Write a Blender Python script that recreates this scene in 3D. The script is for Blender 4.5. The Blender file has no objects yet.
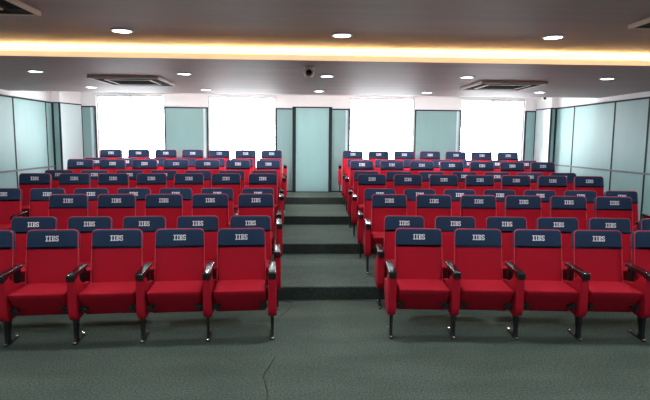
import bpy, bmesh, math, random
from mathutils import Vector, Matrix

random.seed(4)
S = bpy.context.scene
C = S.collection
PI = math.pi

# ------------------------------------------------------------------ camera
H = 1.7544
YAW, PITCH, ROLL, FPX = 0.0500, 0.1138, 0.0084, 530.25
fw = Vector((math.sin(YAW) * math.cos(PITCH), math.cos(YAW) * math.cos(PITCH), -math.sin(PITCH)))
rt = Vector((math.cos(YAW), -math.sin(YAW), 0))
up = rt.cross(fw)
rt2 = rt * math.cos(ROLL) + up * math.sin(ROLL)
up2 = up * math.cos(ROLL) - rt * math.sin(ROLL)
cd = bpy.data.cameras.new('camera')
cd.sensor_fit = 'HORIZONTAL'; cd.sensor_width = 36.0
cd.lens = FPX * 36.0 / 650.0
cd.clip_start = 0.05; cd.clip_end = 200
cam = bpy.data.objects.new('camera', cd); C.objects.link(cam)
m = Matrix.Identity(4)
for i in range(3):
    m[i][0] = rt2[i]; m[i][1] = up2[i]; m[i][2] = -fw[i]
m[0][3] = 0; m[1][3] = 0; m[2][3] = H
cam.matrix_world = m
S.camera = cam

# ------------------------------------------------------------------ world, light levels, exposure
SKY = 19.0          # overcast daylight outside the rear windows
SPOT_W = 66.0      # each recessed downlight
COVE = 48.0        # LED strip in the ceiling cove
LENS_E = 14.0
REAR_FILL = 110.0      # added unseen strip that brightens the white ceiling and wall by the windows
w = bpy.data.worlds.new('daylight'); S.world = w
w.use_nodes = True
bgn = w.node_tree.nodes['Background']
bgn.inputs[0].default_value = (0.93, 0.97, 1.0, 1); bgn.inputs[1].default_value = SKY
S.view_settings.view_transform = 'Standard'
S.view_settings.look = 'None'
S.view_settings.gamma = 1
S.view_settings.exposure = 0.0
S.view_settings.use_curve_mapping = False
try:
    S.cycles.use_denoising = True
    S.cycles.max_bounces = 8
    S.cycles.diffuse_bounces = 5
    S.cycles.transparent_max_bounces = 12
    S.cycles.sample_clamp_indirect = 25
except Exception:
    pass

# ------------------------------------------------------------------ materials
def mat(name, col, rough=0.6, metal=0.0, spec=None, noise=None, bump=None, emit=None, estr=0.0, sheen=0.0, coat=0.0):
    """noise=(scale vector, amount): value variation of the thing's own colour; bump=(scale, strength)"""
    M = bpy.data.materials.new(name); M.use_nodes = True
    nt = M.node_tree; b = nt.nodes['Principled BSDF']
    b.inputs['Base Color'].default_value = (*col, 1)
    b.inputs['Roughness'].default_value = rough
    b.inputs['Metallic'].default_value = metal
    if spec is not None: b.inputs['Specular IOR Level'].default_value = spec
    if sheen: b.inputs['Sheen Weight'].default_value = sheen
    if coat:
        b.inputs['Coat Weight'].default_value = coat; b.inputs['Coat Roughness'].default_value = 0.1
    if emit:
        b.inputs['Emission Color'].default_value = (*emit, 1); b.inputs['Emission Strength'].default_value = estr
    if noise or bump:
        tc = nt.nodes.new('ShaderNodeTexCoord')
    if noise:
        mp = nt.nodes.new('ShaderNodeMapping'); mp.inputs['Scale'].default_value = noise[0]
        nt.links.new(tc.outputs['Object'], mp.inputs['Vector'])
        n = nt.nodes.new('ShaderNodeTexNoise'); n.inputs['Scale'].default_value = 1.0; n.inputs['Detail'].default_value = 5
        nt.links.new(mp.outputs['Vector'], n.inputs['Vector'])
        r = nt.nodes.new('ShaderNodeMapRange')
        r.inputs['From Min'].default_value = 0.3; r.inputs['From Max'].default_value = 0.7
        r.inputs['To Min'].default_value = 1 - noise[1]; r.inputs['To Max'].default_value = 1 + noise[1]
        nt.links.new(n.outputs['Fac'], r.inputs['Value'])
        vm = nt.nodes.new('ShaderNodeVectorMath'); vm.operation = 'SCALE'
        vm.inputs[0].default_value = col
        nt.links.new(r.outputs['Result'], vm.inputs['Scale'])
        nt.links.new(vm.outputs['Vector'], b.inputs['Base Color'])
    if bump:
        n2 = nt.nodes.new('ShaderNodeTexNoise'); n2.inputs['Scale'].default_value = bump[0]; n2.inputs['Detail'].default_value = 3
        nt.links.new(tc.outputs['Object'], n2.inputs['Vector'])
        bp = nt.nodes.new('ShaderNodeBump'); bp.inputs['Strength'].default_value = bump[1]; bp.inputs['Distance'].default_value = 0.004
        nt.links.new(n2.outputs['Fac'], bp.inputs['Height'])
        nt.links.new(bp.outputs['Normal'], b.inputs['Normal'])
    return M

def carpet_mat(name, col, k=1.0):
    M = mat(name, col, 0.95, spec=0.15, bump=(160, 0.6))
    nt = M.node_tree; b = nt.nodes['Principled BSDF']
    tc = nt.nodes.new('ShaderNodeTexCoord')
    def noise(sc, det):
        mp = nt.nodes.new('ShaderNodeMapping'); mp.inputs['Scale'].default_value = sc
        nt.links.new(tc.outputs['Object'], mp.inputs['Vector'])
        n = nt.nodes.new('ShaderNodeTexNoise'); n.inputs['Scale'].default_value = 1; n.inputs['Detail'].default_value = det
        nt.links.new(mp.outputs['Vector'], n.inputs['Vector']); return n
    a = noise((1.2, 3.0, 3.0), 4); f = noise((70, 70, 70), 2)
    ra = nt.nodes.new('ShaderNodeMapRange'); ra.inputs['From Min'].default_value = .3; ra.inputs['From Max'].default_value = .7
    ra.inputs['To Min'].default_value = .86 * k; ra.inputs['To Max'].default_value = 1.14 * k
    rf = nt.nodes.new('ShaderNodeMapRange'); rf.inputs['From Min'].default_value = .3; rf.inputs['From Max'].default_value = .7
    rf.inputs['To Min'].default_value = .60; rf.inputs['To Max'].default_value = 1.40
    nt.links.new(a.outputs['Fac'], ra.inputs['Value']); nt.links.new(f.outputs['Fac'], rf.inputs['Value'])
    mu = nt.nodes.new('ShaderNodeMath'); mu.operation = 'MULTIPLY'
    nt.links.new(ra.outputs['Result'], mu.inputs[0]); nt.links.new(rf.outputs['Result'], mu.inputs[1])
    vm = nt.nodes.new('ShaderNodeVectorMath'); vm.operation = 'SCALE'; vm.inputs[0].default_value = col
    nt.links.new(mu.outputs['Value'], vm.inputs['Scale']); nt.links.new(vm.outputs['Vector'], b.inputs['Base Color'])
    return M

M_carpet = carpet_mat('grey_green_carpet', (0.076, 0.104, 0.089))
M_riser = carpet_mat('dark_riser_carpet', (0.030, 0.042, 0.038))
M_ceil = mat('taupe_ceiling_board', (0.395, 0.362, 0.355), 0.62, noise=((0.5, 7, 1), 0.07), spec=0.25)
M_ceilw = mat('white_plaster', (0.88, 0.87, 0.87), 0.7)
M_wall = mat('white_wall_paint', (0.88, 0.87, 0.87), 0.7)
M_panel = mat('pale_teal_glazed_panel', (0.235, 0.40, 0.40), 0.5, noise=((6, 6, 1.5), 0.03), spec=0.35)
M_door = mat('teal_door_laminate', (0.28, 0.49, 0.50), 0.45, noise=((6, 6, 1.5), 0.03), spec=0.4)
M_frame = mat('dark_panel_trim', (0.016, 0.022, 0.024), 0.7, spec=0.2)
M_rail = mat('grey_aluminium_rail', (0.14, 0.16, 0.18), 0.6, metal=0.0, spec=0.3)
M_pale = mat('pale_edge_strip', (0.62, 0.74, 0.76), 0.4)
M_white = mat('white_window_frame', (0.50, 0.51, 0.52), 0.5)
M_red = mat('red_seat_fabric', (0.43, 0.007, 0.024), 0.85, spec=0.2, bump=(320, 0.35), noise=((220, 220, 220), 0.10))
M_pipe = mat('red_piping', (0.72, 0.06, 0.09), 0.7, spec=0.3)
M_navy = mat('navy_fabric', (0.019, 0.042, 0.092), 0.85, spec=0.2, bump=(320, 0.35), noise=((220, 220, 220), 0.14))
M_letter = mat('silver_white_thread', (0.86, 0.88, 0.93), 0.6)
M_black = mat('black_lacquer', (0.008, 0.008, 0.009), 0.22, spec=0.6, coat=0.4)
M_metal = mat('black_steel', (0.012, 0.012, 0.013), 0.4, metal=0.2)
M_chrome = mat('bright_bolt', (0.75, 0.75, 0.75), 0.25, metal=1.0)
M_acbody = mat('tan_grille_body', (0.05, 0.034, 0.028), 0.85, spec=0.1)
M_acrim = mat('light_grille_rim', (0.78, 0.64, 0.55), 0.5)
M_acdark = mat('dark_vent_opening', (0.012, 0.008, 0.007), 0.9, spec=0.05)
M_ring = mat('white_lamp_ring', (0.80, 0.80, 0.80), 0.45)
M_lamp = mat('lit_lamp_lens', (1, 1, 1), 0.5, emit=(0.95, 0.98, 1.0), estr=LENS_E)
M_led = mat('warm_led_strip', (1, 1, 1), 0.5, emit=(1.0, 0.60, 0.24), estr=COVE)
M_fill = mat('added_white_fill', (1, 1, 1), 0.5, emit=(1.0, 0.97, 0.95), estr=REAR_FILL)
M_lip = mat('cream_lip_added_glow', (0.78, 0.70, 0.58), 0.6, emit=(1.0, 0.68, 0.38), estr=0.75)  # lip is no lamp; its emission imitates cove light falling on it
M_plast = mat('white_plastic', (0.9, 0.9, 0.89), 0.4)
M_blens = mat('black_camera_lens', (0.01, 0.01, 0.012), 0.15)
M_cable = mat('black_cable', (0.012, 0.012, 0.012), 0.6)

def glass_mat():
    M = bpy.data.materials.new('clear_window_glass'); M.use_nodes = True
    nt = M.node_tree; nt.nodes.clear()
    o = nt.nodes.new('ShaderNodeOutputMaterial'); mx = nt.nodes.new('ShaderNodeMixShader')
    t = nt.nodes.new('ShaderNodeBsdfTransparent'); t.inputs[0].default_value = (0.96, 0.98, 0.98, 1)
    g = nt.nodes.new('ShaderNodeBsdfGlossy'); g.inputs['Roughness'].default_value = 0.02
    fr = nt.nodes.new('ShaderNodeFresnel'); fr.inputs['IOR'].default_value = 1.45
    nt.links.new(fr.outputs[0], mx.inputs[0]); nt.links.new(t.outputs[0], mx.inputs[1]); nt.links.new(g.outputs[0], mx.inputs[2])
    nt.links.new(mx.outputs[0], o.inputs['Surface'])
    return M
M_glass = glass_mat()

# ------------------------------------------------------------------ mesh helpers
def add_box(bm, x0, x1, y0, y1, z0, z1, bevel=0.0):
    ps = [(x0, y0, z0), (x1, y0, z0), (x1, y1, z0), (x0, y1, z0), (x0, y0, z1), (x1, y0, z1), (x1, y1, z1), (x0, y1, z1)]
    v = [bm.verts.new(p) for p in ps]
    fs = [bm.faces.new([v[i] for i in f]) for f in ((0, 3, 2, 1), (4, 5, 6, 7), (0, 1, 5, 4), (1, 2, 6, 5), (2, 3, 7, 6), (3, 0, 4, 7))]
    if bevel > 0:
        es = list({e for f in fs for e in f.edges})
        bmesh.ops.bevel(bm, geom=es, offset=bevel, segments=2, affect='EDGES', profile=0.6)

def rounded(pts, radii, seg=5):
    """round the corners of a convex-ish polygon; returns a denser outline"""
    out = []
    n = len(pts)
    for i, p in enumerate(pts):
        r = radii[i] if isinstance(radii, (list, tuple)) else radii
        a = Vector(pts[i - 1]); b = Vector(p); c = Vector(pts[(i + 1) % n])
        if r <= 0: out.append(tuple(b)); continue
        u = (a - b).normalized(); w_ = (c - b).normalized()
        r = min(r, (a - b).length * .48, (c - b).length * .48)
        p0 = b + u * r; p1 = b + w_ * r
        for k in range(seg + 1):
            t = k / seg
            q = p0 * (1 - t) ** 2 + b * 2 * t * (1 - t) + p1 * t ** 2
            out.append(tuple(q))
    return out

def offset_in(pts, d):
    n = len(pts); out = []
    area = sum(pts[i - 1][0] * pts[i][1] - pts[i][0] * pts[i - 1][1] for i in range(n))
    s = 1 if area > 0 else -1
    for i in range(n):
        a = Vector(pts[i - 1]); b = Vector(pts[i]); c = Vector(pts[(i + 1) % n])
        e1 = (b - a).normalized(); e2 = (c - b).normalized()
        t = (e1 + e2).normalized()
        nrm = Vector((-t.y, t.x)) * s
        out.append(tuple(b + nrm * d))
    return out

def cushion(bm, pts, d0, d1, bevel, place, seg=4, crown=0.0):
    """solid with outline pts (2D), from depth d0 to d1, both rims rounded by bevel; place(u,v,d)->xyz"""
    rings = []
    for k in range(seg + 1):
        a = PI / 2 * k / seg
        rings.append((bevel * (1 - math.sin(a)), d0 + bevel * (1 - math.cos(a))))
    rings += [(r[0], d1 - (r[1] - d0)) for r in reversed(rings)]
    prev = None; first = None; last = None
    for ins, d in rings:
        q = offset_in(pts, ins) if ins > 1e-6 else pts
        vs = [bm.verts.new(place(u, v, d)) for u, v in q]
        if prev:
            n = len(vs)
            for i in range(n):
                bm.faces.new((prev[i], prev[(i + 1) % n], vs[(i + 1) % n], vs[i]))
        else: first = vs; fpts = q
        prev = vs
    last = prev
    def cap(vs, q, d, sgn):
        cu = sum(p[0] for p in q) / len(q); cv = sum(p[1] for p in q) / len(q)
        if crown:
            mid = [bm.verts.new(place(cu + (u - cu) * .6, cv + (v - cv) * .6, d + sgn * crown)) for u, v in q]
            n = len(vs)
            for i in range(n): bm.faces.new((vs[i], vs[(i + 1) % n], mid[(i + 1) % n], mid[i]))
            bm.faces.new(mid)
        else: bm.faces.new(vs)
    cap(first, fpts, d0, -1); cap(last, fpts, d1, 1 if crown else 0)
    bmesh.ops.recalc_face_normals(bm, faces=bm.faces[:])

def add_tube(bm, path, r, sides=8, closed=False):
    n = len(path); rings = []
    for i, p in enumerate(path):
        p = Vector(p)
        a = Vector(path[i - 1]) if (i > 0 or closed) else p
        b = Vector(path[(i + 1) % n]) if (i < n - 1 or closed) else p
        t = (b - a).normalized()
        ref = Vector((0, 0, 1)) if abs(t.z) < .9 else Vector((0, 1, 0))
        x = t.cross(ref).normalized(); y = t.cross(x).normalized()
        rings.append([bm.verts.new(p + x * r * math.cos(2 * PI * k / sides) + y * r * math.sin(2 * PI * k / sides)) for k in range(sides)])
    for i in range(n if closed else n - 1):
        A = rings[i]; B = rings[(i + 1) % n]
        for k in range(sides): bm.faces.new((A[k], A[(k + 1) % sides], B[(k + 1) % sides], B[k]))
    if not closed:
        bm.faces.new(rings[0]); bm.faces.new(list(reversed(rings[-1])))
    bmesh.ops.recalc_face_normals(bm, faces=bm.faces[:])

def add_lathe(bm, prof, sides=24, origin=(0, 0, 0), axis='Z'):
    rings = []
    ox, oy, oz = origin
    for r, h in prof:
        ring = []
        for k in range(sides):
            a = 2 * PI * k / sides
            if axis == 'Z': q = (ox + r * math.cos(a), oy + r * math.sin(a), oz + h)
            else: q = (ox + r * math.cos(a), oy + h, oz + r * math.sin(a))
            ring.append(bm.verts.new(q))
        rings.append(ring)
    for A, B in zip(rings, rings[1:]):
        for k in range(sides): bm.faces.new((A[k], A[(k + 1) % sides], B[(k + 1) % sides], B[k]))
    bm.faces.new(rings[0]); bm.faces.new(list(reversed(rings[-1])))
    bmesh.ops.recalc_face_normals(bm, faces=bm.faces[:])

def mesh_of(name, bm, m_, smooth=False):
    me = bpy.data.meshes.new(name); bm.to_mesh(me); bm.free()
    me.materials.append(m_)
    if smooth:
        for p in me.polygons: p.use_smooth = True
        try: me.set_sharp_from_angle(angle=math.radians(38))
        except Exception: pass
    return me

def obj(name, bm, m_, parent=None, smooth=False, loc=None):
    o = bpy.data.objects.new(name, bm if isinstance(bm, bpy.types.Mesh) else mesh_of(name, bm, m_, smooth))
    C.objects.link(o)
    if parent: o.parent = parent
    if loc: o.location = loc
    return o

def thing(name, label, cat, loc=(0, 0, 0), rotz=0, group=None):
    o = bpy.data.objects.new(name, None); C.objects.link(o)
    o.empty_display_size = 0.1
    o.location = loc; o.rotation_euler = (0, 0, rotz)
    o['label'] = label; o['category'] = cat
    if group: o['group'] = group
    return o

def tag(o, label, cat, group=None):
    o['label'] = label; o['category'] = cat
    if group: o['group'] = group
    return o

def struct(name, bm, m_, label, cat, parent=None):
    o = obj(name, bm, m_, parent)
    if parent is None:
        o['kind'] = 'structure'; o['label'] = label; o['category'] = cat
    return o

def boxes(*bs):
    bm = bmesh.new()
    for b in bs: add_box(bm, *b)
    return bm

def copy_tree(o, parent=None):
    c = o.copy(); C.objects.link(c)
    if parent is not None: c.parent = parent
    for ch in list(o.children): copy_tree(ch, c)
    return c

# ------------------------------------------------------------------ the room
XL, XR = -5.03, 5.50
YB = 11.85
YF = -4.2
R_ = 0.1465
YS = [5.69, 7.372, 9.05, 10.717]      # step risers
Z_F, Z_R, Z_W = 2.66, 2.55, 2.72      # front ceiling, rear dropped ceiling, white strip by the windows
Y_COVE, Y_EDGE = 5.48, 9.62

struct('floor', boxes((XL, XR, YF, YS[0] + .02, -.12, 0)), M_carpet, 'grey-green carpeted flat floor in front of the steps', 'floor')
ordn = ['lowest', 'second', 'third', 'topmost']
for i, y in enumerate(YS):
    y1 = YS[i + 1] + .02 if i < 3 else YB
    o = struct('floor_platform', boxes((XL, XR, y - .012, y1, i * R_, (i + 1) * R_)), M_carpet,
               'grey-green carpeted tread, %s of the four wide steps' % ordn[i], 'floor')
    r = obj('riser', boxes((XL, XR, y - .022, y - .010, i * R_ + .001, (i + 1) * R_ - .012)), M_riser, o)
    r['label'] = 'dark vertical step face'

# ceilings
struct('ceiling', boxes((XL, XR, YF, Y_COVE + .55, Z_F, Z_F + .15)), M_ceil, 'taupe front ceiling with recessed lamps', 'ceiling')
co = struct('ceiling_dropped', boxes((XL, XR, Y_COVE + .012, Y_EDGE, Z_R, Z_R + .02),
                                (XL, XR, Y_COVE + .20, Y_EDGE - .06, Z_R + .02, Z_F + .3)), M_ceil, 'taupe lowered rear ceiling behind the glowing cove', 'ceiling')
struct('trim_1', boxes((XL, XR, Y_COVE, Y_COVE + .012, Z_R - .004, Z_R + .048)), M_lip, 'cream lip along the glowing ceiling cove', 'trim')
struct('ceiling_white', boxes((XL, XR, Y_EDGE - .06, YB + .2, Z_W, Z_W + .2)), M_ceilw, 'white ceiling strip above the rear windows', 'ceiling')
led = obj('emissive_strip', boxes((XL + .02, XR - .02, Y_COVE + .06, Y_COVE + .10, Z_R + .023, Z_R + .05)), M_led)
tag(led, 'warm glowing LED strip hidden behind the ceiling cove lip', 'light strip')

rear_fill = obj('emissive_strip', boxes((XL + .9, XR - .9, Y_EDGE - .04, Y_EDGE - .015, Z_R + .13, Z_R + .15)), M_fill)  # added fill, out of view, to lift the wall above the windows
tag(rear_fill, 'added unseen white fill light above the rear edge of the lowered ceiling', 'light strip')
# side walls: white above, glazed panels with dark trim below 2.45
ZP = 2.45
def side_wall(name, side, X, seams, yend, rail_z):
    s = 1 if side == 'right' else -1
    o = struct(name, boxes((min(X, X + s * .15), max(X, X + s * .15), YF, YB + .2, -.1, 3.0)), M_wall, 'white %s wall clad in pale teal panels' % side, 'wall')
    ys = sorted(seams)
    prev = YF
    for y in ys + [yend]:
        a, b = prev + .014, y - .014
        for z0, z1 in ((0.0, rail_z - .015), (rail_z + .015, ZP - .02)):
            p = obj('wall_panel', boxes((min(X - s * .02, X), max(X - s * .02, X), a, b, z0, z1)), M_panel, o)
        prev = y
    t = bmesh.new()
    for y in ys: add_box(t, *sorted((X - s * .024, X)), y - .02, y + .02, 0, ZP)
    add_box(t, *sorted((X - s * .03, X)), YF, yend, ZP - .02, ZP + .012)
    obj('panel_trim', t, M_frame, o)
    obj('dado_rail', boxes((*sorted((X - s * .034, X)), YF, yend, rail_z - .016, rail_z + .016)), M_rail, o)
    return o
side_wall('wall_left', 'left', XL, [9.69, 10.90, 8.48, 7.27, 6.06, 4.85, 3.64, 2.43, 1.22, 0.0, -1.3, -2.6], 11.16, 1.16)
side_wall('wall_right', 'right', XR, [10.43, 9.06, 8.15, 6.90, 5.60, 4.30, 3.0, 1.7, 0.4, -0.9, -2.4], 11.16, 1.255)

# corner pilasters: panelled front face, window-side face paler with daylight put into its colour
def pilaster(name, label, xw, xf, xb):
    bm = bmesh.new()
    lo = [bm.verts.new(p) for p in ((xw, 11.2, 0), (xf, 11.2, 0), (xb, YB, 0), (xw, YB, 0))]
    hi = [bm.verts.new((v.co.x, v.co.y, Z_W)) for v in lo]
    for i in range(4): bm.faces.new((lo[i], lo[(i + 1) % 4], hi[(i + 1) % 4], hi[i]))
    bm.faces.new(lo); bm.faces.new(hi); bmesh.ops.recalc_face_normals(bm, faces=bm.faces[:])
    o = struct(name, bm, M_wall, label, 'pillar')
    s = 1 if xf > xw else -1
    bm = bmesh.new()
    add_box(bm, *sorted((xw, xf)), 11.175, 11.2, .586, ZP)
    obj('wall_panel', bm, M_panel, o)
    # splayed side face panel
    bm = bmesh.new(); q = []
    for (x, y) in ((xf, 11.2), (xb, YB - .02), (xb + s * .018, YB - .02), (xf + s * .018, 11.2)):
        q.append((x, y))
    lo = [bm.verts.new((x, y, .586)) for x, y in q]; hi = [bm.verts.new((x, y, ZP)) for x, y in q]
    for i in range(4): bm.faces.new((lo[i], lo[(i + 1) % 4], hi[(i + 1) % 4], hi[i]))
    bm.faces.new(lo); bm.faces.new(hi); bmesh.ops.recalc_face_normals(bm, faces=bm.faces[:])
    pp = obj('wall_panel', bm, M_pale, o); pp['label'] = 'side panel with daylight put into its pale colour'
    t = bmesh.new()
    add_box(t, *sorted((xw, xw + s * .05)), 11.16, 11.2, .586, ZP + .012)
    add_box(t, *sorted((xf - s * .008, xf + s * .022)), 11.165, 11.195, .586, ZP + .012)
    add_box(t, *sorted((xw, xf)), 11.17, 11.2, ZP - .012, ZP + .012)
    lo = []; 
    for z in (ZP - .012, ZP + .012):
        lo.append([t.verts.new((x, y, z)) for x, y in ((xf, 11.19), (xb, YB - .02), (xb + s * .024, YB - .02), (xf + s * .024, 11.19))])
    for i in range(4): t.faces.new((lo[0][i], lo[0][(i + 1) % 4], lo[1][(i + 1) % 4], lo[1][i]))
    t.faces.new(lo[0]); t.faces.new(lo[1]); bmesh.ops.recalc_face_normals(t, faces=t.faces[:])
    obj('panel_trim', t, M_frame, o)
pilaster('trim_2', 'panelled corner pillar by the left rear window', XL, -4.87, -4.70)
pilaster('trim_3', 'panelled corner pillar by the right rear window', XR, 5.375, 5.345)

# back wall with four windows
WIN = [(-4.38, -2.93), (-1.98, -0.513), (1.13, 2.578), (3.634, 5.084)]
Z_SILL, Z_HEAD = 1.10, 2.66
wb = bmesh.new()
xs = [XL - .15] + [x for w_ in WIN for x in w_] + [XR + .15]
for i in range(0, len(xs), 2): add_box(wb, xs[i], xs[i + 1], YB, YB + .2, 0, 3.0)
for a, b in WIN:
    add_box(wb, a, b, YB, YB + .2, 0, Z_SILL); add_box(wb, a, b, YB, YB + .2, Z_HEAD, 3.0)
wallb = struct('wall_back', wb, M_wall, 'rear wall of windows and pale teal panels', 'wall')
def back_panel(a, b, strip=None):
    obj('wall_panel', boxes((a + .03, b - .03, YB - .025, YB, .586, 2.40)), M_panel, wallb)
    t = boxes((a, a + .032, YB - .03, YB, .586, 2.43), (b - .032, b, YB - .03, YB, .586, 2.43), (a + .032, b - .032, YB - .03, YB, 2.40, 2.43), (a + .032, b - .032, YB - .03, YB, .586, .61))
    obj('panel_trim', t, M_frame, wallb)
    if strip:
        o = obj('edge_strip', boxes((strip - .022, strip + .022, YB - .036, YB - .024, .62, 2.40)), M_pale, wallb)
        o['label'] = 'pale vertical strip near the panel edge'
back_panel(-4.70, -4.38, -4.47)
back_panel(-2.93, -1.98, -2.06)
back_panel(-0.513, 1.13, 1.055)
back_panel(2.578, 3.634, 3.545)
back_panel(5.084, 5.345)
for i, (a, b) in enumerate(WIN):
    f = bmesh.new()
    t_ = .022
    add_box(f, a, b, YB + .05, YB + .10, Z_SILL, Z_SILL + t_); add_box(f, a, b, YB + .05, YB + .10, Z_HEAD - t_, Z_HEAD)
    add_box(f, a, a + t_, YB + .05, YB + .10, Z_SILL + t_, Z_HEAD - t_); add_box(f, b - t_, b, YB + .05, YB + .10, Z_SILL + t_, Z_HEAD - t_)
    mid = (a + b) / 2
    add_box(f, mid - .013, mid + .013, YB + .055, YB + .095, Z_SILL + t_, Z_HEAD - t_)
    wo = struct('window_%d' % (i + 1), f, M_white, 'bright window, %s from the left in the rear wall' % ['first', 'second', 'third', 'fourth'][i], 'window')
    obj('pane', boxes((a + t_, mid - .013, YB + .072, YB + .078, Z_SILL + t_, Z_HEAD - t_)), M_glass, wo)
    obj('pane', boxes((mid + .013, b - t_, YB + .072, YB + .078, Z_SILL + t_, Z_HEAD - t_)), M_glass, wo)
    ld = bpy.data.lights.new('window_portal', 'AREA'); ld.shape = 'RECTANGLE'
    ld.size = b - a; ld.size_y = Z_HEAD - Z_SILL
    ld.cycles.is_portal = True
    lo_ = bpy.data.objects.new('window_portal', ld); C.objects.link(lo_)
    lo_.location = (mid, YB + .15, (Z_SILL + Z_HEAD) / 2); lo_.rotation_euler = (-PI / 2, 0, 0)

# centre door, standing proud of the wall panels
dr = struct('door_1', boxes((-.14, -.065, YB - .11, YB - .026, .5865, 2.46), (.66, .731, YB - .11, YB - .026, .5865, 2.46),
                          (-.065, .66, YB - .11, YB - .026, 2.435, 2.46)), M_frame, 'pale teal door at the end of the centre aisle', 'door')
o = obj('door_leaf', boxes((-.065, .66, YB - .09, YB - .03, .60, 2.435)), M_door, dr)
o['label'] = 'pale teal door leaf'
# wall behind the photographer
struct('wall_front', boxes((XL - .15, XR + .15, YF - .15, YF, -.1, 3.0)), M_wall, 'plain white wall behind the photographer', 'wall')

# ------------------------------------------------------------------ ceiling fixtures
def downlight_proto():
    t = thing('ceiling_downlight', '', 'ceiling light')
    bm = bmesh.new(); add_lathe(bm, [(.062, 0), (.092, -.001), (.094, -.006), (.080, -.010), (.074, -.006), (.062, -.004)], 28)
    obj('ring', bm, M_ring, t, True)
    bm = bmesh.new(); add_lathe(bm, [(.066, .0), (.074, -.006), (.045, -.0085), (.01, -.009)], 28)
    obj('lens', bm, M_lamp, t, True)
    ld = bpy.data.lights.new('downlight_lamp', 'SPOT'); ld.energy = SPOT_W
    ld.spot_size = math.radians(160); ld.spot_blend = .6; ld.shadow_soft_size = .07; ld.color = (0.97, 0.985, 1.0)
    lo = bpy.data.objects.new('lamp', ld); C.objects.link(lo); lo.parent = t; lo.location = (0, 0, -.02)
    return t
DL = [(-1.504, 4.72, 0), (.374, 4.745, 0), (2.217, 4.66, 0),
      (-3.20, 6.75, 1), (-1.42, 6.78, 1), (.354, 6.82, 1), (2.115, 6.72, 1), (3.896, 6.66, 1),
      (-3.30, 8.75, 1), (-1.52, 8.92, 1), (.332, 8.93, 1), (2.146, 8.95, 1), (3.92, 8.62, 1)]
LB = ['first from the left in the nearest lamp row, before the cove', 'middle one in the nearest lamp row, before the cove', 'last on the right in the nearest lamp row, before the cove']
for rn in ('in the lamp row just behind the cove', 'in the lamp row nearest the windows'):
    for q in ('leftmost', 'second from the left', 'middle one', 'second from the right', 'rightmost'):
        LB.append('%s %s' % (q, rn))
ORDL = ['first', 'second', 'third', 'fourth', 'fifth']
proto = downlight_proto()
for i, (x, y, k) in enumerate(DL):
    o = proto if i == 0 else copy_tree(proto)
    o.location = (x, y, Z_R if k else Z_F)
    o['label'] = 'round white recessed downlight, ' + LB[i]; o['group'] = 'round recessed ceiling downlights'
for y in (2.4, 0.0, -2.4):
    for j, x in enumerate((-3.4, -1.5, .37, 2.2, 4.0)):
        o = copy_tree(proto); o.location = (x, y, Z_F)
        o['label'] = 'recessed downlight above the photographer, %s from left, %s row from front wall' % (ORDL[j], {2.4: 'third', 0.0: 'second', -2.4: 'first'}[y])
        o['group'] = 'downlights above the photographer'
for x in (-3.4, 4.05):
    o = copy_tree(proto); o.location = (x, 4.7, Z_F)
    o['label'] = 'round white recessed downlight near the %s wall before the cove' % ('left' if x < 0 else 'right'); o['group'] = 'downlights by the side walls'

def cassette(label, x, y, z, w_, d_):
    t = thing('ceiling_air_conditioner', label, 'air conditioner', (x, y, z), 0, 'square ceiling air conditioners')
    a, b = w_ / 2, d_ / 2
    # outer rim
    bm = bmesh.new(); rw = .022
    for bx in ((-a, a, -b, -b + rw), (-a, a, b - rw, b), (-a, -a + rw, -b + rw, b - rw), (a - rw, a, -b + rw, b - rw)):
        add_box(bm, *bx, -.034, 0, .004)
    obj('rim', bm, M_acrim, t)
    obj('body', boxes((-a + rw, a - rw, -b + rw, b - rw, -.026, 0)), M_acbody, t)
    # four louvres with dark slots
    for (x0, x1, y0, y1) in ((-a * .88, a * .88, -b + .035, -b + .17), (-a * .62, a * .62, b - .13, b - .05), (-a + .05, -a + .13, -b * .62, b * .62), (a - .13, a - .05, -b * .62, b * .62)):
        sl = obj('air_slot', boxes((x0, x1, y0, y1, -.029, -.0262)), M_acdark, t)
    # centre intake grille with light border and slats
    bm = bmesh.new(); g = .30; e = .022
    for bx in ((-g, g, -g, -g + e), (-g, g, g - e, g), (-g, -g + e, -g + e, g - e), (g - e, g, -g + e, g - e)):
        add_box(bm, *bx, -.036, -.026)
    gf = obj('grille_frame', bm, M_acrim, t)
    bm = bmesh.new(); add_box(bm, -g + e, g - e, -g + e, g - e, -.0275, -.0262)
    obj('grille', bm, M_acdark, gf)
    bm = bmesh.new()
    for k in range(11):
        yy = -g + e + .025 + k * .0505
        add_box(bm, -g + e, g - e, yy - .006, yy + .006, -.034, -.0276)
    obj('grille_slat', bm, M_acbody, gf)
    return t
cassette('square ceiling air conditioner above the left block, behind the cove', -2.28, 7.60, Z_R, .91, .95)
cassette('square ceiling air conditioner above the right block, behind the cove', 2.90, 7.60, Z_R, .91, .95)
cassette('square ceiling air conditioner cut by the upper left corner, before the cove', -2.345, 3.60, Z_F, .95, .95)
cassette('square ceiling air conditioner cut by the upper right corner, before the cove', 3.03, 3.66, Z_F, .95, .95)

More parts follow.
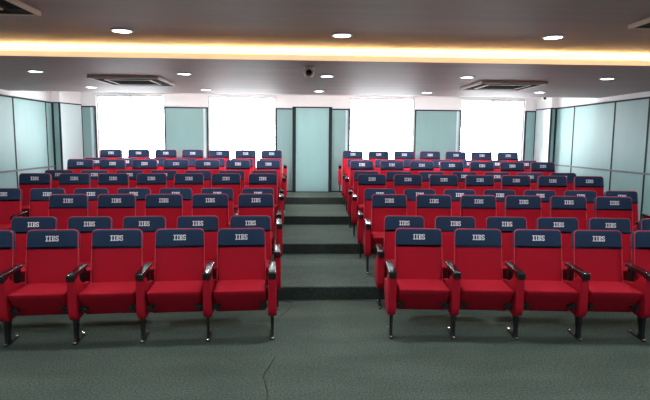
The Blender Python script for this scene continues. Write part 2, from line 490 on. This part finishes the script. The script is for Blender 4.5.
def turret(label, x, y, z, r):
    t = thing('security_camera', label, 'camera', (x, y, z))
    bm = bmesh.new(); add_lathe(bm, [(r * .95, 0), (r, -.006), (r * .95, -.022), (r * .5, -.026)], 28); obj('mount', bm, M_plast, t, True)
    bm = bmesh.new(); n = 12
    rr = r * .95
    add_lathe(bm, [(max(.002, rr * math.sin(PI * k / n)), -rr * math.cos(PI * k / n)) for k in range(n + 1)], 28, (0, 0, -.022 - rr * .75), 'Y')
    obj('housing', bm, M_plast, t, True)
    bm = bmesh.new(); add_lathe(bm, [(rr * .56, -rr * .80), (rr * .60, -rr * .86), (rr * .50, -rr * 1.0), (rr * .2, -rr * 1.04)], 24, (0, 0, -.022 - rr * .75), 'Y')
    obj('lens', bm, M_blens, t, True)
    return t
turret('small round white security camera with black lens, hanging behind the cove', .11, 6.02, Z_R, .060)
turret('tiny white security camera with black lens, near the right rear corner', 5.20, 11.2, Z_W, .055)

# ------------------------------------------------------------------ seats
TL = math.radians(10.5)                      # backrest recline
ZT, YT = 0.925, 0.363                        # headrest top, front face
def bp(u, v, d):                              # u across, v = height along back plane below the top (0..-L), d depth backward
    return (u, YT + v * math.sin(TL) + d * math.cos(TL), ZT + v * math.cos(TL) - d * math.sin(TL))
def back_outline(w0, w1, v0, v1, r0, r1, w_at=None):
    return rounded([(-w1, v1), (w1, v1), (w0, v0), (-w0, v0)], [r1, r1, r0, r0], 6)

ME = {}
bm = bmesh.new()
cushion(bm, back_outline(.212, .222, -.004, -.60, .045, .03), 0.0, .085, .022, bp, crown=.002)
ME['backrest'] = mesh_of('backrest', bm, M_red, True)
bm = bmesh.new()
cushion(bm, rounded([(-.2185, -.172), (.2185, -.172), (.2155, 0), (-.2155, 0)], [0.001, .001, .047, .047], 6), -.0042, .089, .021, bp)
ME['headrest_cover'] = mesh_of('headrest_cover', bm, M_navy, True)
bm = bmesh.new()
ol = back_outline(.2165, .2245, 0.001, -.58, .047, .03)
add_tube(bm, [bp(u, v, .012) for u, v in ol], .0042, 6, True)
ME['piping'] = mesh_of('piping', bm, M_pipe, True)
# lettering IIBS
bm = bmesh.new()
LH = .050; cz = -.078
def stroke(x0, x1, y0, y1):
    d0, d1 = -.0072, -.0040
    q = [(x0, y0), (x1, y0), (x1, y1), (x0, y1)]
    f = [bm.verts.new(bp(a, cz + b, d0)) for a, b in q]; g = [bm.verts.new(bp(a, cz + b, d1)) for a, b in q]
    bm.faces.new(f); bm.faces.new(list(reversed(g)))
    for i in range(4): bm.faces.new((f[i], g[i], g[(i + 1) % 4], f[(i + 1) % 4]))
h = LH / 2; tk = .0085
def letter_I(x):
    stroke(x, x + .022, h - tk, h); stroke(x, x + .022, -h, -h + tk); stroke(x + .0065, x + .0155, -h + tk, h - tk)
def letter_B(x):
    stroke(x, x + .024, h - tk, h); stroke(x, x + .024, -h, -h + tk); stroke(x + .009, x + .024, -tk / 2, tk / 2)
    stroke(x + .003, x + .012, -h + tk, h - tk)
    stroke(x + .020, x + .029, tk / 2 + .001, h - .004); stroke(x + .020, x + .029, -h + .004, -tk / 2 - .001)
def letter_S(x):
    stroke(x + .003, x + .025, h - tk, h); stroke(x, x + .022, -h, -h + tk); stroke(x + .003, x + .022, -tk / 2, tk / 2)
    stroke(x, x + .008, tk / 2, h - .003); stroke(x + .018, x + .026, -h + .003, -tk / 2)
    stroke(x + .020, x + .026, h - .015, h - tk); stroke(x, x + .006, -h + tk, -h + .015)
letter_I(-.055); letter_I(-.029); letter_B(-.003); letter_S(.030)
bmesh.ops.recalc_face_normals(bm, faces=bm.faces[:])
ME['lettering'] = mesh_of('lettering', bm, M_letter)
bm = bmesh.new()
cushion(bm, rounded([(.225, .44), (.285, .44), (.292, .615), (.20, .615)], [.004, .004, .01, .01], 2), -.018, .018, .004, lambda u, v, d: (d, u, v))
ME['armrest_bracket'] = mesh_of('armrest_bracket', bm, M_metal, True)
# seat: thick wedge cushion, side profile in (y,z)
bm = bmesh.new()
prof = rounded([(.285, .462), (.285, .300), (.15, .215), (.10, .220), (-.058, .418), (-.076, .458)], [.02, .05, .04, .03, .03, .026], 5)
cushion(bm, prof, -.226, .226, .024, lambda u, v, d: (d, u, v))
ME['seat'] = mesh_of('seat', bm, M_red, True)
bm = bmesh.new()
add_box(bm, .165, .232, -.018, .05, .288, .312, .005); add_box(bm, .190, .206, -.03, .0, .27, .335, .004); add_box(bm, .206, .232, .0, .03, .29, .318, .004)
ME['hinge_r'] = mesh_of('hinge_bracket', bm, M_metal)
bm = bmesh.new()
add_box(bm, -.232, -.165, -.018, .05, .288, .312, .005); add_box(bm, -.206, -.190, -.03, .0, .27, .335, .004); add_box(bm, -.232, -.206, .0, .03, .29, .318, .004)
ME['hinge_l'] = mesh_of('hinge_bracket', bm, M_metal)
# stand parts, centred on x=0
bm = bmesh.new()
prof = rounded([(.02, .575), (-.068, .572), (-.075, .27), (-.03, .205), (.20, .215), (.335, .34), (.345, .455), (.14, .485)], [.03, .02, .05, .03, .06, .06, .02, .10], 5)
cushion(bm, prof, -.037, .037, .014, lambda u, v, d: (d, u, v))
ME['side_panel'] = mesh_of('side_panel', bm, M_red, True)
bm = bmesh.new()
prof = rounded([(-.085, .556), (-.092, .618), (.10, .622), (.30, .626), (.315, .600), (.0, .580), (-.03, .556)], [.008, .012, .05, .012, .01, .05, .02], 4)
cushion(bm, prof, -.033, .033, .006, lambda u, v, d: (d, u, v))
ME['armrest'] = mesh_of('armrest', bm, M_black, True)
bm = bmesh.new()
lo = []
for z, hx, y0, y1 in ((.012, .013, -.030, .055), (.05, .012, -.022, .04), (.13, .013, -.022, .05), (.225, .015, -.025, .09)):
    lo.append([bm.verts.new(p) for p in ((-hx, y0, z), (hx, y0, z), (hx, y1, z), (-hx, y1, z))])
for A, B in zip(lo, lo[1:]):
    for i in range(4): bm.faces.new((A[i], A[(i + 1) % 4], B[(i + 1) % 4], B[i]))
bm.faces.new(lo[0]); bm.faces.new(lo[-1]); bmesh.ops.recalc_face_normals(bm, faces=bm.faces[:])
ME['leg'] = mesh_of('leg', bm, M_metal)
bm = bmesh.new(); add_box(bm, -.016, .016, -.05, .21, 0.0005, .012, .003)
ME['foot_plate'] = mesh_of('foot_plate', bm, M_metal)
def bolt_mesh(y):
    b = bmesh.new(); add_lathe(b, [(.016, .011), (.017, .018), (.012, .026), (.003, .029)], 12, (0, y, 0)); return mesh_of('bolt', b, M_chrome, True)
ME['bolt_f'] = bolt_mesh(-.040); ME['bolt_r'] = bolt_mesh(.195)

HALF = .28
def build_seat(sides):
    t = thing('auditorium_seat', '', 'seat')
    obj('backrest', ME['backrest'], None, t)
    hc = obj('headrest_cover', ME['headrest_cover'], None, t); hc['label'] = 'navy blue headrest cover'
    le = obj('lettering', ME['lettering'], None, hc); le['label'] = 'white stitched letters IIBS'
    obj('piping', ME['piping'], None, t)
    s = obj('seat_cushion', ME['seat'], None, t)
    obj('hinge_bracket', ME['hinge_l'], None, s); obj('hinge_bracket', ME['hinge_r'], None, s)
    for sd in sides:
        x = sd * HALF
        obj('side_panel', ME['side_panel'], None, t, loc=(x, 0, 0))
        a = obj('armrest', ME['armrest'], None, t, loc=(x, 0, 0)); a['label'] = 'glossy black armrest'
        obj('armrest_bracket', ME['armrest_bracket'], None, a)
        l = obj('leg', ME['leg'], None, t, loc=(x, 0, 0))
        obj('foot_plate', ME['foot_plate'], None, l)
        obj('bolt', ME['bolt_f'], None, l); obj('bolt', ME['bolt_r'], None, l)
    return t

ROWY = [4.896, 5.722, 6.603, 7.397, 8.255, 9.107, 9.934, 10.714, 11.60]
XRS = [0.921, 0.948, 0.929, 0.930, 0.935, 0.954, 0.973, 0.987, 0.970]
XLS = [-0.317, -0.307, -0.318, -0.353, -0.345, -0.370, -0.351, -0.358, -0.376]
NR = [5, 6, 6, 7, 7, 7, 7, 7, 7]
NL = [5, 5, 5, 7, 7, 7, 7, 7, 7]
ORD = ['first', 'second', 'third', 'fourth', 'fifth', 'sixth', 'seventh', 'eighth', 'ninth']
ROWN = ['front row', 'second row', 'third row', 'fourth row', 'fifth row', 'sixth row', 'seventh row', 'eighth row', 'last row']
protos = {}
def get_seat(sides):
    if sides not in protos:
        protos[sides] = build_seat(sides); return protos[sides]
    return copy_tree(protos[sides])
for i in range(9):
    for blk, n in (('right', NR[i]), ('left', NL[i])):
        for k in range(n):
            if blk == 'right':
                xh = XRS[i] + k * .56 + .2135; yh = ROWY[i] - .0313 * k - .0015 * k * k
                th = -math.atan((.0313 + .003 * k) / .56) * 1.35
                sides = (-1,) if k < n - 1 else (-1, 1)
            else:
                xh = XLS[i] - k * .56 - .2135; yh = ROWY[i] - .021 * k - .0014 * k * k
                th = math.atan((.021 + .0028 * k) / .56) * 1.6
                sides = (1,) if k < n - 1 else (1, -1)
            # origin so that the headrest lands on (xh, yh)
            ox = xh + math.sin(th) * YT; oy = yh - math.cos(th) * YT
            t = get_seat(sides)
            t.location = (ox, oy, (i // 2) * R_)
            t.rotation_euler = (0, 0, th)
            t['label'] = 'red seat with navy headrest, %s from the aisle, %s, %s block' % (ORD[k], ROWN[i], blk)
            t['group'] = 'auditorium seats of the %s block' % blk

# ------------------------------------------------------------------ thin cables on the carpet
def cable(label, pts, r=.004):
    P = [Vector((x, y, r)) for x, y in pts]; out = []
    for i in range(len(P) - 1):
        p0 = P[max(i - 1, 0)]; p1 = P[i]; p2 = P[i + 1]; p3 = P[min(i + 2, len(P) - 1)]
        for k in range(6):
            t = k / 6
            out.append(.5 * ((2 * p1) + (p2 - p0) * t + (2 * p0 - 5 * p1 + 4 * p2 - p3) * t * t + (3 * p1 - p0 - 3 * p2 + p3) * t ** 3))
    out.append(P[-1])
    bm = bmesh.new(); add_tube(bm, out, r, 6)
    tag(obj('floor_cable', bm, M_cable, None, True), label, 'cable')
cable('thin black cable running across the carpet towards the photographer', [(-.188, 4.137), (-.226, 3.948), (-.252, 3.84), (-.260, 3.785), (-.250, 3.73), (-.225, 3.6), (-.210, 3.5), (-.209, 3.2)], .003)
cable('thin black cable looping beside the aisle seat leg at the first step', [(-.221, 5.625), (-.134, 5.63), (-.068, 5.508), (-.106, 5.325), (-.172, 5.14), (-.205, 4.965)], .003)
